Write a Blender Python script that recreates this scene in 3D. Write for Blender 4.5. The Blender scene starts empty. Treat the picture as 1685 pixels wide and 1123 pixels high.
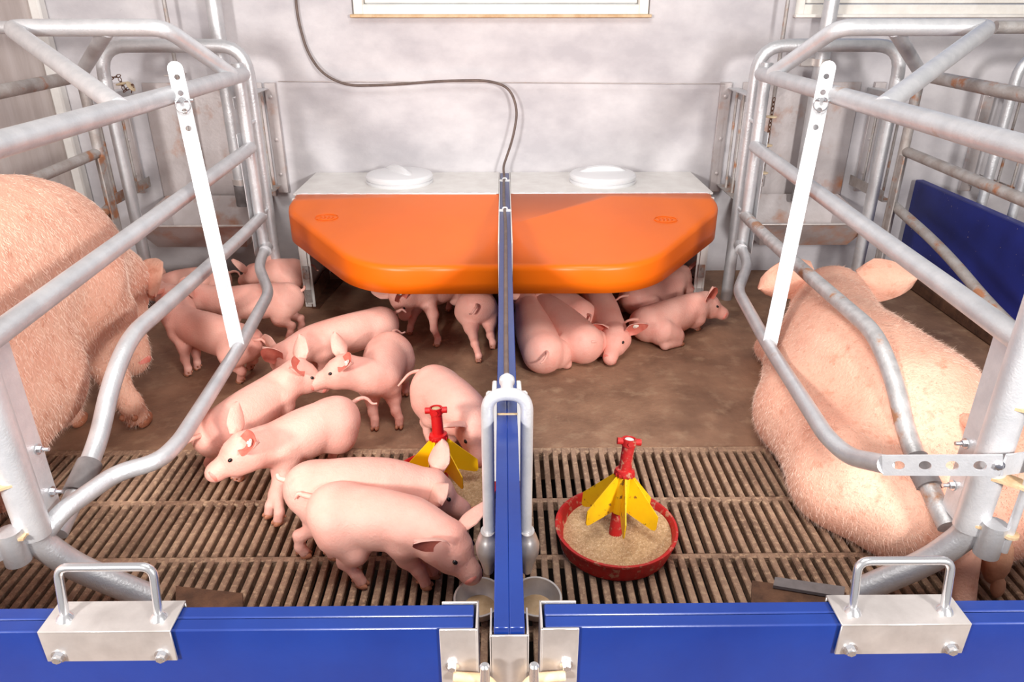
import bpy, math, random
import numpy as np
from mathutils import Vector, Matrix
random.seed(7); rng = np.random.default_rng(7)
SC = bpy.context.scene; COL = SC.collection
R_ = math.radians

# ------------------------------------------------------------------ camera, light, exposure
FPX, CAM_H, PITCH, YAW = 1205.0, 1.25, R_(25), R_(.65)
cam_d = bpy.data.cameras.new('camera'); cam = bpy.data.objects.new('camera', cam_d); COL.objects.link(cam)
cam_d.sensor_width = 36; cam_d.lens = FPX/1685*36; cam_d.clip_start = .02
cam.location = (0, 0, CAM_H); cam.rotation_euler = (R_(90)-PITCH, 0, -YAW)
SC.camera = cam
SC.view_settings.view_transform = 'Standard'; SC.view_settings.look = 'None'
SC.view_settings.exposure = -0.07; SC.view_settings.gamma = 1; SC.view_settings.use_curve_mapping = False
world = bpy.data.worlds.new('world'); SC.world = world; world.use_nodes = True
bg = world.node_tree.nodes['Background']; bg.inputs[0].default_value = (1.0, .96, .95, 1); bg.inputs[1].default_value = .38
def area(name, loc, target, size, power, col=(1, .97, .94)):
    l = bpy.data.lights.new(name, 'AREA'); l.shape = 'DISK'; l.size = size; l.energy = power; l.color = col
    o = bpy.data.objects.new(name, l); COL.objects.link(o); o.location = loc
    o.rotation_euler = (Vector(target)-Vector(loc)).to_track_quat('-Z', 'Y').to_euler(); return o
area('softbox', (-1.5, -.75, 1.5), (-.1, 2.3, .2), .4, 98)
area('softbox', (1.5, -.75, 1.5), (.1, 2.3, .2), .4, 98)
area('ceiling_lamp', (0, .9, 2.9), (0, 1.5, 0), 1.5, 56)

# pixel (1685x1123 frame) -> point on one known plane of the place
_f = np.array([math.sin(YAW)*math.cos(PITCH), math.cos(YAW)*math.cos(PITCH), -math.sin(PITCH)])
_r = np.array([math.cos(YAW), -math.sin(YAW), 0]); _u = np.cross(_r, _f); _o = np.array([0, 0, CAM_H])
def W(px, py, x=None, y=None, z=None):
    d = _f+_r*(px-842.5)/FPX-_u*(py-561.5)/FPX
    t = x/d[0] if x is not None else y/d[1] if y is not None else (z-CAM_H)/d[2]
    return _o+d*t

# ------------------------------------------------------------------ materials
def lin(c):
    c = [v/255 for v in c]
    return tuple(v/12.92 if v <= .04045 else ((v+.055)/1.055)**2.4 for v in c)+(1,)
MATS = {}
def M(name, c1, c2=None, scale=8, rough=.5, metal=0, bump=0, bscale=60, spot=None, sscale=20, sthr=.6, sss=0, spec=.5, stretch=(1, 1, 1), swid=.08, coat=0, detail=5):
    m = bpy.data.materials.new(name); m.use_nodes = True; nt = m.node_tree; N = nt.nodes; L = nt.links
    b = N['Principled BSDF']; b.inputs['Roughness'].default_value = rough; b.inputs['Metallic'].default_value = metal
    b.inputs['Specular IOR Level'].default_value = spec
    if coat: b.inputs['Coat Weight'].default_value = coat; b.inputs['Coat Roughness'].default_value = .15
    tc = N.new('ShaderNodeTexCoord'); mp = N.new('ShaderNodeMapping'); mp.inputs['Scale'].default_value = stretch
    L.new(tc.outputs['Object'], mp.inputs['Vector'])
    out = None
    def noise(sc, det=detail):
        n = N.new('ShaderNodeTexNoise'); n.inputs['Scale'].default_value = sc; n.inputs['Detail'].default_value = det
        n.inputs['Roughness'].default_value = .6; L.new(mp.outputs[0], n.inputs['Vector']); return n.outputs['Fac']
    def ramp(fac, a, c):
        r = N.new('ShaderNodeMapRange'); r.inputs[1].default_value = a; r.inputs[2].default_value = c; r.clamp = True
        L.new(fac, r.inputs[0]); return r.outputs[0]
    def mix(fac, a, c):
        x = N.new('ShaderNodeMix'); x.data_type = 'RGBA'; L.new(fac, x.inputs[0])
        for s, v in ((6, a), (7, c)):
            if isinstance(v, tuple): x.inputs[s].default_value = v
            else: L.new(v, x.inputs[s])
        return x.outputs[2]
    if c2 is None: b.inputs['Base Color'].default_value = lin(c1)
    else: out = mix(ramp(noise(scale), .34, .66), lin(c1), lin(c2))
    if spot:
        k = ramp(noise(sscale, 8), sthr, sthr+swid)
        out = mix(k, out if out is not None else lin(c1), lin(spot))
        if metal:
            mm = N.new('ShaderNodeMath'); mm.operation = 'MULTIPLY_ADD'; L.new(k, mm.inputs[0]); mm.inputs[1].default_value = -metal; mm.inputs[2].default_value = metal
            L.new(mm.outputs[0], b.inputs['Metallic'])
    if out is not None: L.new(out, b.inputs['Base Color'])
    if bump:
        bn = N.new('ShaderNodeBump'); bn.inputs['Strength'].default_value = bump; bn.inputs['Distance'].default_value = .004
        L.new(noise(bscale, 4), bn.inputs['Height']); L.new(bn.outputs[0], b.inputs['Normal'])
    if sss:
        b.inputs['Subsurface Weight'].default_value = sss; b.inputs['Subsurface Scale'].default_value = .02
        b.inputs['Subsurface Radius'].default_value = (1, .35, .25)
    MATS[name] = m; return m
M('concrete_wall', (184, 180, 184), (210, 206, 208), 3.5, .85, bump=.25, bscale=45, spot=(150, 144, 146), sscale=38, sthr=.72, stretch=(1, 1, 1.6))
M('stone_wall', (186, 172, 166), (208, 197, 193), 5, .7, bump=.1, stretch=(1, 3, .35), spot=(150, 130, 118), sscale=6, sthr=.66, swid=.2)
M('floor', (164, 126, 100), (124, 92, 72), 5, .6, bump=.6, bscale=70, spot=(178, 146, 118), sscale=14, sthr=.53, swid=.25)
M('dung', (120, 84, 62), (84, 58, 44), 20, .9, bump=1, bscale=120)
M('slat', (188, 152, 126), (136, 106, 86), 9, .75, bump=1.0, bscale=260, spot=(198, 164, 134), sscale=70, sthr=.5, swid=.12)
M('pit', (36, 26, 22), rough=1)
M('galv', (214, 214, 216), (196, 197, 200), 16, .42, .55, bump=.25, bscale=160, spot=(172, 138, 116), sscale=9, sthr=.66, swid=.1)
M('galv_new', (228, 228, 230), (212, 213, 216), 22, .38, .5, bump=.2, bscale=200)
M('rusty', (184, 180, 178), (160, 150, 144), 20, .55, .35, bump=.4, bscale=140, spot=(164, 112, 80), sscale=11, sthr=.55, swid=.09)
M('galv_worn', (206, 204, 204), (180, 178, 178), 30, .45, .5, bump=.25, bscale=160, spot=(164, 118, 88), sscale=9, sthr=.58, swid=.08)
M('plate', (205, 198, 198), (186, 176, 174), 6, .5, .45, bump=.2, spot=(180, 120, 84), sscale=6, sthr=.53, swid=.2)
M('steel', (225, 218, 214), (200, 192, 188), 14, .35, .7, bump=.08, spot=(190, 150, 124), sscale=16, sthr=.68, swid=.12)
M('chrome', (225, 225, 228), rough=.22, metal=.9)
M('blue', (12, 40, 110), (16, 48, 122), 6, .35, spot=(150, 180, 220), sscale=55, sthr=.76, swid=.04, coat=.3, bump=.05)
M('navy', (24, 34, 112), (30, 44, 134), 6, .5, spot=(210, 190, 160), sscale=55, sthr=.68, swid=.03)
M('white_pvc', (232, 230, 226), (220, 216, 212), 12, .4)
M('white_plastic', (226, 226, 228), rough=.3)
M('orange', (232, 107, 3), (228, 101, 3), 3, .38, spec=.4)
M('yellow', (250, 196, 10), (246, 188, 6), 8, .4, spot=(120, 80, 30), sscale=90, sthr=.69, swid=.06)
M('red', (206, 20, 18), (190, 16, 20), 20, .42, spot=(206, 130, 104), sscale=60, sthr=.68, swid=.08, bump=.2)
M('red_dirty', (198, 26, 24), (176, 40, 36), 30, .6, spot=(196, 140, 112), sscale=60, sthr=.56, swid=.1, bump=.5)
M('yellow_dirty', (250, 200, 14), (240, 186, 16), 20, .45, spot=(140, 100, 40), sscale=60, sthr=.6, swid=.05, bump=.1)
M('feed', (222, 186, 142), (188, 148, 106), 120, .9, bump=1, bscale=320, spot=(240, 214, 176), sscale=260, sthr=.55)
M('mash', (206, 176, 138), (190, 156, 118), 60, .5, bump=.3)
M('hose', (88, 72, 66), (110, 92, 84), 30, .5)
M('cord', (52, 42, 40), rough=.5)
M('rubber', (128, 122, 122), (110, 104, 104), 30, .6)
M('brown_iron', (112, 74, 52), (84, 52, 38), 30, .8, bump=.4)
M('cream_plastic', (232, 214, 182), (214, 188, 150), 30, .5)
M('caked', (214, 190, 156), (196, 160, 120), 20, .8, bump=.6)
M('window_frame', (240, 236, 230), (226, 220, 212), 14, .5)
M('pane', (216, 228, 240), rough=.1)
M('blue_glass', (52, 92, 150), (70, 112, 170), 30, .15)
M('piglet', (242, 186, 170), (236, 168, 152), 9, .5, bump=.4, bscale=170, sss=.15, spec=.35, spot=(232, 150, 134), sscale=12, sthr=.62, swid=.2)
M('piglet_rosy', (236, 164, 146), (228, 146, 128), 12, .5, bump=.15, bscale=220, sss=.12, spec=.35)
M('ear_inner', (222, 130, 112), (206, 104, 88), 40, .6)
M('snout', (240, 150, 136), (222, 122, 108), 60, .5, bump=.2)
M('hoof', (196, 130, 98), (160, 98, 72), 80, .6)
M('black_eye', (24, 18, 18), rough=.1)
M('nostril', (110, 44, 38), rough=.6)
M('sow', (238, 188, 164), (230, 168, 144), 6, .55, bump=.9, bscale=110, sss=.05, spec=.3, spot=(206, 138, 112), sscale=26, sthr=.56, swid=.2)
M('sow_dirt', (214, 158, 126), (170, 116, 84), 12, .7, bump=.5, bscale=120)
M('bristle', (246, 216, 198), rough=.6)
M('tag', (240, 236, 224), rough=.4)

# ------------------------------------------------------------------ mesh helpers
def V(p): return np.array(p, float)
def nrm(v): v = V(v); return v/max(1e-9, np.linalg.norm(v))
def fillet(pts, r, n=6):
    pts = [V(p) for p in pts]; out = [pts[0]]
    for i in range(1, len(pts)-1):
        a, b, c = pts[i-1], pts[i], pts[i+1]; d1 = a-b; d2 = c-b; l1 = np.linalg.norm(d1); l2 = np.linalg.norm(d2)
        d1 /= l1; d2 /= l2; q = min(r, l1*.48, l2*.48)
        p0 = b+d1*q; p1 = b+d2*q
        for k in range(n+1):
            t = k/n; out.append((1-t)**2*p0+2*t*(1-t)*b+t*t*p1)
    out.append(pts[-1]); return out
class MB:
    def __init__(s): s.v = []; s.f = []; s.m = []
    def add(s, v, f, mi=0):
        o = len(s.v); s.v += [tuple(map(float, p)) for p in v]; s.f += [tuple(i+o for i in q) for q in f]; s.m += [mi]*len(f); return s
    def box(s, c, size, b=.002, rot=None, mi=0):
        hx, hy, hz = [v/2 for v in size]; b = min(b, hx*.45, hy*.45, hz*.45); idx = {}; vs = []
        for sx in (-1, 1):
            for sy in (-1, 1):
                for sz in (-1, 1):
                    for ax in range(3):
                        p = [sx*(hx-b), sy*(hy-b), sz*(hz-b)]; p[ax] = (sx*hx, sy*hy, sz*hz)[ax]
                        idx[(sx, sy, sz, ax)] = len(vs); vs.append(V(p))
        F = []; S = (-1, 1)
        for ax in range(3):
            o = [a for a in range(3) if a != ax]
            for sg in S:
                q = []
                for (i, j) in ((-1, -1), (1, -1), (1, 1), (-1, 1)):
                    k = [0, 0, 0]; k[ax] = sg; k[o[0]] = i; k[o[1]] = j; q.append(idx[(*k, ax)])
                F.append(q)
            for i in S:
                for j in S:
                    k1 = [0, 0, 0]; k1[o[0]] = i; k1[o[1]] = j; k2 = list(k1); k1[ax] = -1; k2[ax] = 1
                    F.append([idx[(*k1, o[0])], idx[(*k2, o[0])], idx[(*k2, o[1])], idx[(*k1, o[1])]])
        for sx in S:
            for sy in S:
                for sz in S: F.append([idx[(sx, sy, sz, a)] for a in range(3)])
        if rot is not None: vs = [V(Matrix(rot) @ Vector(p)) if not isinstance(rot, Matrix) else V(rot @ Vector(p)) for p in vs]
        return s.add([p+V(c) for p in vs], F, mi)
    def tube(s, pts, r, bend=0, seg=14, mi=0, cap=True, n=6, hollow=False):
        P = fillet(pts, bend, n) if bend else [V(p) for p in pts]
        rr = r if hasattr(r, '__len__') else [r]*len(P)
        T = []
        for i in range(len(P)):
            T.append(nrm(P[min(i+1, len(P)-1)]-P[max(i-1, 0)]))
        u = nrm(np.cross(T[0], (0.13, .31, .94) if abs(T[0][2]) < .9 else (1, .1, 0)))
        vs = []; F = []
        for i, p in enumerate(P):
            u = nrm(u-T[i]*np.dot(u, T[i])); w = np.cross(T[i], u)
            for k in range(seg):
                a = 2*math.pi*k/seg; vs.append(p+(u*math.cos(a)+w*math.sin(a))*rr[i])
        for i in range(len(P)-1):
            for k in range(seg):
                F.append([i*seg+k, i*seg+(k+1) % seg, (i+1)*seg+(k+1) % seg, (i+1)*seg+k])
        if cap: F.append(list(range(seg))[::-1]); F.append([(len(P)-1)*seg+k for k in range(seg)])
        return s.add(vs, F, mi)
    def lathe(s, prof, c=(0, 0, 0), ax=(0, 0, 1), seg=40, mi=0, sq=(1, 1)):
        ax = nrm(ax); u = nrm(np.cross(ax, (0, 1, 0) if abs(ax[1]) < .9 else (1, 0, 0))); w = np.cross(ax, u); vs = []; F = []
        for (r, h) in prof:
            for k in range(seg):
                a = 2*math.pi*k/seg; vs.append(V(c)+ax*h+(u*math.cos(a)*sq[0]+w*math.sin(a)*sq[1])*max(r, 1e-5))
        for i in range(len(prof)-1):
            for k in range(seg): F.append([i*seg+k, i*seg+(k+1) % seg, (i+1)*seg+(k+1) % seg, (i+1)*seg+k])
        F.append(list(range(seg))[::-1]); F.append([(len(prof)-1)*seg+k for k in range(seg)])
        return s.add(vs, F, mi)
    def ell(s, c, r, axes=None, seg=14, mi=0):
        A = np.eye(3) if axes is None else np.array([nrm(a) for a in axes]); vs = []; F = []; n = seg//2
        for i in range(n+1):
            t = math.pi*i/n
            for k in range(seg):
                a = 2*math.pi*k/seg; q = (math.sin(t)*math.cos(a)*r[0]+1e-6, math.sin(t)*math.sin(a)*r[1], math.cos(t)*r[2])
                vs.append(V(c)+A[0]*q[0]+A[1]*q[1]+A[2]*q[2])
        for i in range(n):
            for k in range(seg): F.append([i*seg+k, i*seg+(k+1) % seg, (i+1)*seg+(k+1) % seg, (i+1)*seg+k])
        return s.add(vs, F, mi)
    def prism(s, poly, n, t, mi=0):      # poly of 3D points, thickness t along n
        n = nrm(n)*t/2; k = len(poly); vs = [V(p)-n for p in poly]+[V(p)+n for p in poly]
        F = [list(range(k))[::-1], list(range(k, 2*k))]+[[i, (i+1) % k, (i+1) % k+k, i+k] for i in range(k)]
        return s.add(vs, F, mi)
    def strip(s, a, b, w, n, t, holes, hr, mi=0, rnd=True):   # flat bar a->b with round holes at distances
        a = V(a); b = V(b); d = nrm(b-a); Ln = np.linalg.norm(b-a); n = nrm(V(n)-d*np.dot(n, d)); u = np.cross(n, d); S = 24
        segs = []; x = 0
        for h in holes:
            if h-w/2 > x+1e-4: segs.append((x, h-w/2, None))
            segs.append((h-w/2, h+w/2, h)); x = h+w/2
        if Ln > x+1e-4: segs.append((x, Ln, None))
        for (x0, x1, h) in segs:
            if h is None:
                q = [(x0, -w/2), (x1, -w/2), (x1, w/2), (x0, w/2)]
                if rnd and x0 == 0: q = [(w/2-w/2*math.sin(math.pi*k/8), -w/2*math.cos(math.pi*k/8)) for k in range(8, -1, -1)]+[(x1, -w/2), (x1, w/2)]
                s.prism([a+d*p+u*r for p, r in q], n, t, mi)
            else:
                vs = []; c = (x0+x1)/2
                for sg in (-.5, .5):
                    for k in range(S):
                        an = 2*math.pi*k/S; cx, cy = math.cos(an), math.sin(an); m = max(abs(cx), abs(cy))
                        vs.append(a+d*(c+cx/m*w/2)+u*(cy/m*w/2)+n*sg*t)
                    for k in range(S):
                        an = 2*math.pi*k/S; vs.append(a+d*(c+math.cos(an)*hr)+u*math.sin(an)*hr+n*sg*t)
                F = []
                for k in range(S):
                    j = (k+1) % S
                    F += [[k, j, S+j, S+k], [2*S+k, 3*S+k, 3*S+j, 2*S+j], [k, 2*S+k, 2*S+j, j], [S+k, S+j, 3*S+j, 3*S+k]]
                s.add(vs, F, mi)
        return s
    def build(s, name, mats, parent=None, smooth=True, label=None, recalc=True, origin=None):
        if isinstance(mats, str): mats = [mats]
        me = bpy.data.meshes.new(name); o0 = V(parent['_o']) if parent is not None else V(origin if origin is not None else (0, 0, 0))
        me.from_pydata([tuple(V(p)-o0) for p in s.v], [], s.f)
        for m in mats: me.materials.append(MATS[m])
        me.polygons.foreach_set('material_index', s.m); me.update()
        if recalc:
            import bmesh
            bm = bmesh.new(); bm.from_mesh(me); bmesh.ops.recalc_face_normals(bm, faces=bm.faces); bm.to_mesh(me); bm.free()
        if smooth:
            me.polygons.foreach_set('use_smooth', [True]*len(me.polygons))
            me.set_sharp_from_angle(angle=R_(38))
        o = bpy.data.objects.new(name, me); COL.objects.link(o)
        if parent is not None:
            o.parent = parent
            pr = parent
            if parent.type == 'MESH': pass
        else: o.location = o0
        o['_o'] = tuple(map(float, o0))
        if label: o['label'] = label
        return o
def tag(o, label, cat, group=None):
    o['label'] = label; o['category'] = cat
    if group: o['group'] = group
    return o
def thing(name, label, cat, loc, group=None):
    o = bpy.data.objects.new(name, None); o.empty_display_size = .05; COL.objects.link(o); o.location = tuple(map(float, loc))
    o['_o'] = tuple(map(float, loc)); return tag(o, label, cat, group)
def struct(o): o['kind'] = 'structure'; return o
def hexbolt(mb, c, n, r=.008, h=.008, mi=0, stud=0):
    c = V(c); n = nrm(n)
    mb.lathe([(r*1.5, 0), (r*1.5, .0015)], c, n, 16, mi); mb.lathe([(r, .0015), (r, h), (r*.8, h+.001)], c, n, 6, mi)
    if stud: mb.lathe([(r*.55, h), (r*.55, h+stud)], c, n, 10, mi)

# ------------------------------------------------------------------ the room
def wall_back():
    mb = MB(); y0, y1 = 3.52, 3.72
    xs = [-2.03, -.66, .645, 1.285, 2.75, 4.2]; z0, z1 = 1.185, 2.1
    for i in range(5):
        if i in (1, 3):
            mb.box(((xs[i]+xs[i+1])/2, (y0+y1)/2, z0/2-.1), (xs[i+1]-xs[i], y1-y0, z0+.2), 0); mb.box(((xs[i]+xs[i+1])/2, (y0+y1)/2, 2.5), (xs[i+1]-xs[i], y1-y0, .8), 0)
        else: mb.box(((xs[i]+xs[i+1])/2, (y0+y1)/2, 1.35), (xs[i+1]-xs[i], y1-y0, 3.1), 0)
    struct(mb.build('wall_back', 'concrete_wall', smooth=False))
wall_back()
struct(MB().box((-2.11, 1.9, 1.3), (.16, 3.7, 3.0), 0).build('wall_left', 'stone_wall', smooth=False))
struct(MB().box((-2.005, 3.49, 1.4), (.05, .055, 2.8), .008).build('trim_1', 'white_pvc'))
def window(n, x0, x1, pane):
    t = MB(); f = .05
    t.box(((x0+x1)/2, 3.56, 1.21), (x1-x0, .05, .045), .004); t.box(((x0+x1)/2, 3.56, 2.08), (x1-x0, .05, .045), .004)
    for x in (x0+.02, x1-.02): t.box((x, 3.56, 1.64), (.045, .054, .9), .004)
    t.box(((x0+x1)/2, 3.575, 1.25), (x1-x0-.09, .03, .03), .004)
    w = t.build(n, 'window_frame'); struct(w)
    g = MB().box(((x0+x1)/2, 3.585, 1.65), (x1-x0-.01, .006, .9), 0).build('glass', pane, w, smooth=False)
    s = MB().box(((x0+x1)/2, 3.515, 1.186), (x1-x0+.02, .06, .014), .003).build('sill', 'caked' if n.endswith('1') else 'window_frame', w)
window('window_1', -.655, .64, 'pane'); window('window_2', 1.29, 2.74, 'blue_glass')
struct(MB().box((1.0, 2.75, -.06), (6.2, 1.69, .12), 0).build('floor', 'floor', smooth=False))
def slats():
    mb = MB(); y = 1.905; pitch = .0282; x0, x1 = -2.02, 4.0
    ys = [1.905, 1.653, 1.425, 1.197, .969, .741, .513, .285]
    for a, b in zip(ys[:-1], ys[1:]):
        mb.box(((x0+x1)/2, a-.008 if a < 1.9 else a-.012, -.017), (x1-x0, .017 if a < 1.9 else .026, .03), .001)
        n = int((x1-x0)/pitch)
        for i in range(n):
            x = x0+i*pitch; w = .0082
            if x > 2.3: continue
            yb, ya = b+.0, a-.008
            mb.add([(x-w, yb, -.003), (x+w, yb, -.003), (x+w, ya, -.003), (x-w, ya, -.003), (x-w*.55, yb, -.035), (x+w*.55, yb, -.035), (x+w*.55, ya, -.035), (x-w*.55, ya, -.035),
                    (x-w+.002, yb, 0), (x+w-.002, yb, 0), (x+w-.002, ya, 0), (x-w+.002, ya, 0)],
                   [(8, 9, 10, 11), (0, 1, 9, 8), (1, 2, 10, 9), (2, 3, 11, 10), (3, 0, 8, 11), (0, 4, 5, 1), (1, 5, 6, 2), (2, 6, 7, 3), (3, 7, 4, 0)])
    o = mb.build('slatted_floor', 'slat', smooth=False, recalc=False); struct(o)
slats()
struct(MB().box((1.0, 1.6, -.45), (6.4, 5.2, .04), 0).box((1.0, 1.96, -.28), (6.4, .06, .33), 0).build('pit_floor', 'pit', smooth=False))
# concrete kerb and blue side board of the next pen
struct(MB().box((1.975, 2.66, .028), (.09, 1.66, .056), .006).build('kerb', 'dung'))
t = thing('side_board', 'dark blue speckled side board along the right of the lying sow crate', 'panel', (1.99, 2.3, .057))
MB().box((1.99, 2.33, .265), (.04, 2.3, .41), .004).build('board', 'navy', t)

# ------------------------------------------------------------------ divider between the pens
dx = .0045
t = thing('pen_divider', 'narrow blue divider board running from the front gates back to the wall', 'partition', (dx, 2.1, 0))
mb = MB()
mb.box((dx-.0103, 2.11, .262), (.0202, 2.79, .476), .0012); mb.box((dx+.0103, 2.11, .262), (.0202, 2.79, .476), .0012)
mb.build('board', 'blue', t)
mb = MB()
for sx in (-1, 1): mb.box((dx+sx*.0228, 2.945, .35), (.004, 1.09, .31), .001)
mb.build('edge_channel', 'white_pvc', t)
for y in (3.33, 2.81):
    MB().box((dx, y, .502), (.05, .02, .01), .002).tube([(dx-.008, y, .505), (dx-.008, y, .515), (dx+.008, y, .515), (dx+.008, y, .505)], .003, .005, 8).build('hose_clip', 'white_plastic', t)
for sx in (-1, 1):
    mb = MB().box((dx+sx*.026, 1.42, .36), (.012, .05, .24), .003)
    for z in (.44, .28): mb.box((dx+sx*.036, 1.42, z), (.02, .022, .045), .004)
    mb.build('joint_bracket', 'white_pvc', t)
mb = MB(); mb.box((dx, .7115, .24), (.05, .003, .5), .001)
for sx in (-1, 1): mb.box((dx+sx*.0245, .735, .24), (.003, .05, .5), .001)
mb.build('end_channel', 'steel', t, label='stainless end channel')
mb = MB(); mb.box((dx+.001, 1.262, .5008), (.0405, .006, .0016), .0005); mb.build('sealant_line', 'caked', t, label='cream sealant line across the top')

# hose: down the wall, along the wire, on top of the divider
wy = 3.47
pts = [W(486, -60, y=3.5), W(487, 20, y=3.5), W(505, 85, y=3.5), W(530, 122, y=wy), W(570, 141, y=wy), W(640, 140, y=wy), W(730, 133, y=wy), W(800, 132, y=wy),
       W(838, 143, y=3.46), W(852, 180, y=3.44), W(845, 225, y=3.42), W(828, 275, y=3.42), (dx-.002, 3.40, .509), (dx-.004, 3.3, .5075), (dx-.005, 3.0, .5065), (dx+.002, 2.6, .5065), (dx, 2.0, .5065), (dx-.001, 1.5, .5065), (dx, 1.33, .5065)]
o = MB().tube(pts, .0058, .12, 10, n=8).build('water_hose', 'hose', origin=(0, 3.4, .5)); tag(o, 'thin dark hose curving down the wall and along the divider top', 'hose')
o = MB().tube([W(458, 134, y=3.47), W(800, 135.5, y=3.47), W(1192, 138, y=3.47)], .0022, 0, 8).build('wall_wire', 'steel', origin=(0, 3.47, .9)); tag(o, 'taut thin wire stretched across the back wall below the middle window', 'wire')

# U-shaped drinker straddling the divider
t = thing('drinker', 'stainless double drinker, inverted U pipe straddling the blue divider with two bowls', 'drinker', (dx, 1.25, 0))
lx = .039
MB().tube([(dx-lx, 1.243, .2), (dx-lx, 1.25, .553), (dx+lx, 1.25, .553), (dx+lx, 1.243, .2)], .0128, .039, 20, n=10).build('pipe', 'galv_new', t)
mb = MB().tube([(dx, 1.255, .553), (dx, 1.295, .563)], .0125, 0, 18).lathe([(.0155, 0), (.0155, .008), (.0125, .011)], (dx, 1.293, .562), (0, -1, -.2), 20)
mb.tube([(dx, 1.295, .563), (dx, 1.325, .553), (dx, 1.335, .51)], .009, .02, 12); mb.build('inlet_fitting', 'galv_new', t)
for sx in (-1, 1):
    bx = dx+sx*.062
    mb = MB().lathe([(.0155, .035), (.0155, .028), (.02, .02), (.027, -.002), (.026, -.02), (.016, -.05), (.011, -.075)], (dx+sx*(lx+.003), 1.243, .19), (0, 0, 1), 24, sq=(1, 1.3))
    mb.build('valve', 'steel', t)
    prof = [(.012, 0), (.034, .006), (.047, .022), (.053, .045), (.0555, .046), (.0555, .049), (.051, .049), (.045, .026), (.032, .011), (.004, .007)]
    b = MB().lathe(prof, (bx, 1.235, .004), (sx*.06, -.1, 1), 36).build('bowl', 'steel', t)
    MB().lathe([(.036, 0), (.033, .002), (.002, .003)], (bx+sx*.002, 1.233, .019), (sx*.02, -.03, 1), 24).build('wet_feed', 'mash', b)

# ------------------------------------------------------------------ front gates
def gate(sx, lab):
    t = thing('gate', lab, 'gate', (sx*.7, .735, 0), 'blue front gates')
    xe = dx+sx*.0475; xo = sx*2.3; y0, y1 = .7145, .757
    mb = MB(); mb.box(((xe+xo)/2, (y0+.7355)/2, .26), (abs(xo-xe), .0208, .48), .002); mb.box(((xe+xo)/2, (.7361+y1)/2, .26), (abs(xo-xe), .0208, .48), .002)
    mb.build('board', 'blue', t)
    mb = MB(); h = .42; zc = .5015-h/2; xi = xe-sx*.0045
    mb.box((xi, .7355, zc), (.003, .052, h), .001); mb.box((xi+sx*.024, .7115, zc), (.05, .003, h), .001); mb.box((xi+sx*.024, .7595, zc), (.05, .003, h), .001)
    ec = mb.build('end_channel', 'steel', t, label='stainless end channel')
    mb = MB(); hexbolt(mb, (xi+sx*.034, .710, .437), (0, -1, 0), .0062, .007); mb.build('bolt', 'chrome', ec)
    mb = MB(); mb.tube([(xi+sx*.032, .703, .424), (xi-sx*.012, .699, .424), (xi-sx*.024, .697, .408), (xi-sx*.024, .697, .36)], .0068, .014, 14)
    mb.build('hinge_arm', 'caked', t, label='cream coated hinge arm')
    MB().tube([(xi-sx*.0105, .690, .25), (xi-sx*.0105, .690, .458), (xi-sx*.0105, .690, .461)], [.0066, .0066, .004], 0, 16).build('hinge_pin', 'chrome', t)
    # handle plate wrapped over the top edge
    (a, b) = (W(210, 985, z=.502)[0], W(375, 1030, z=.502)[0]) if sx < 0 else (W(1312, 1030, z=.502)[0], W(1478, 1030, z=.502)[0])
    c = -.5235 if sx < 0 else .528
    w = .172
    mb = MB(); mb.box((c, .736, .5035), (w, .054, .003), .001); mb.box((c, .7105, .4775), (w, .003, .052), .001); mb.box((c, .7612, .4775), (w, .003, .052), .001)
    hp = mb.build('handle_plate', 'steel', t, label='stainless handle plate')
    for q in (-.068, .068):
        mb = MB(); hexbolt(mb, (c+q, .709, .462), (0, -1, 0), .0068, .008); mb.build('bolt', 'chrome', hp)
    hw = .062
    mb = MB().tube([(c-hw, .733, .503), (c-hw, .748, .578), (c+hw, .748, .578), (c+hw, .733, .503)], .0058, .016, 16)
    for q in (-hw, hw): mb.lathe([(.012, 0), (.010, .004), (.0062, .008)], (c+q, .733, .504), (0, .1, 1), 14)
    mb.build('handle', 'chrome', t)
    return t
gate(-1, 'blue board gate with steel handle at the front left, before the standing piglets')
gate(1, 'blue board gate with steel handle at the front right, before the lying sow')

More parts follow.
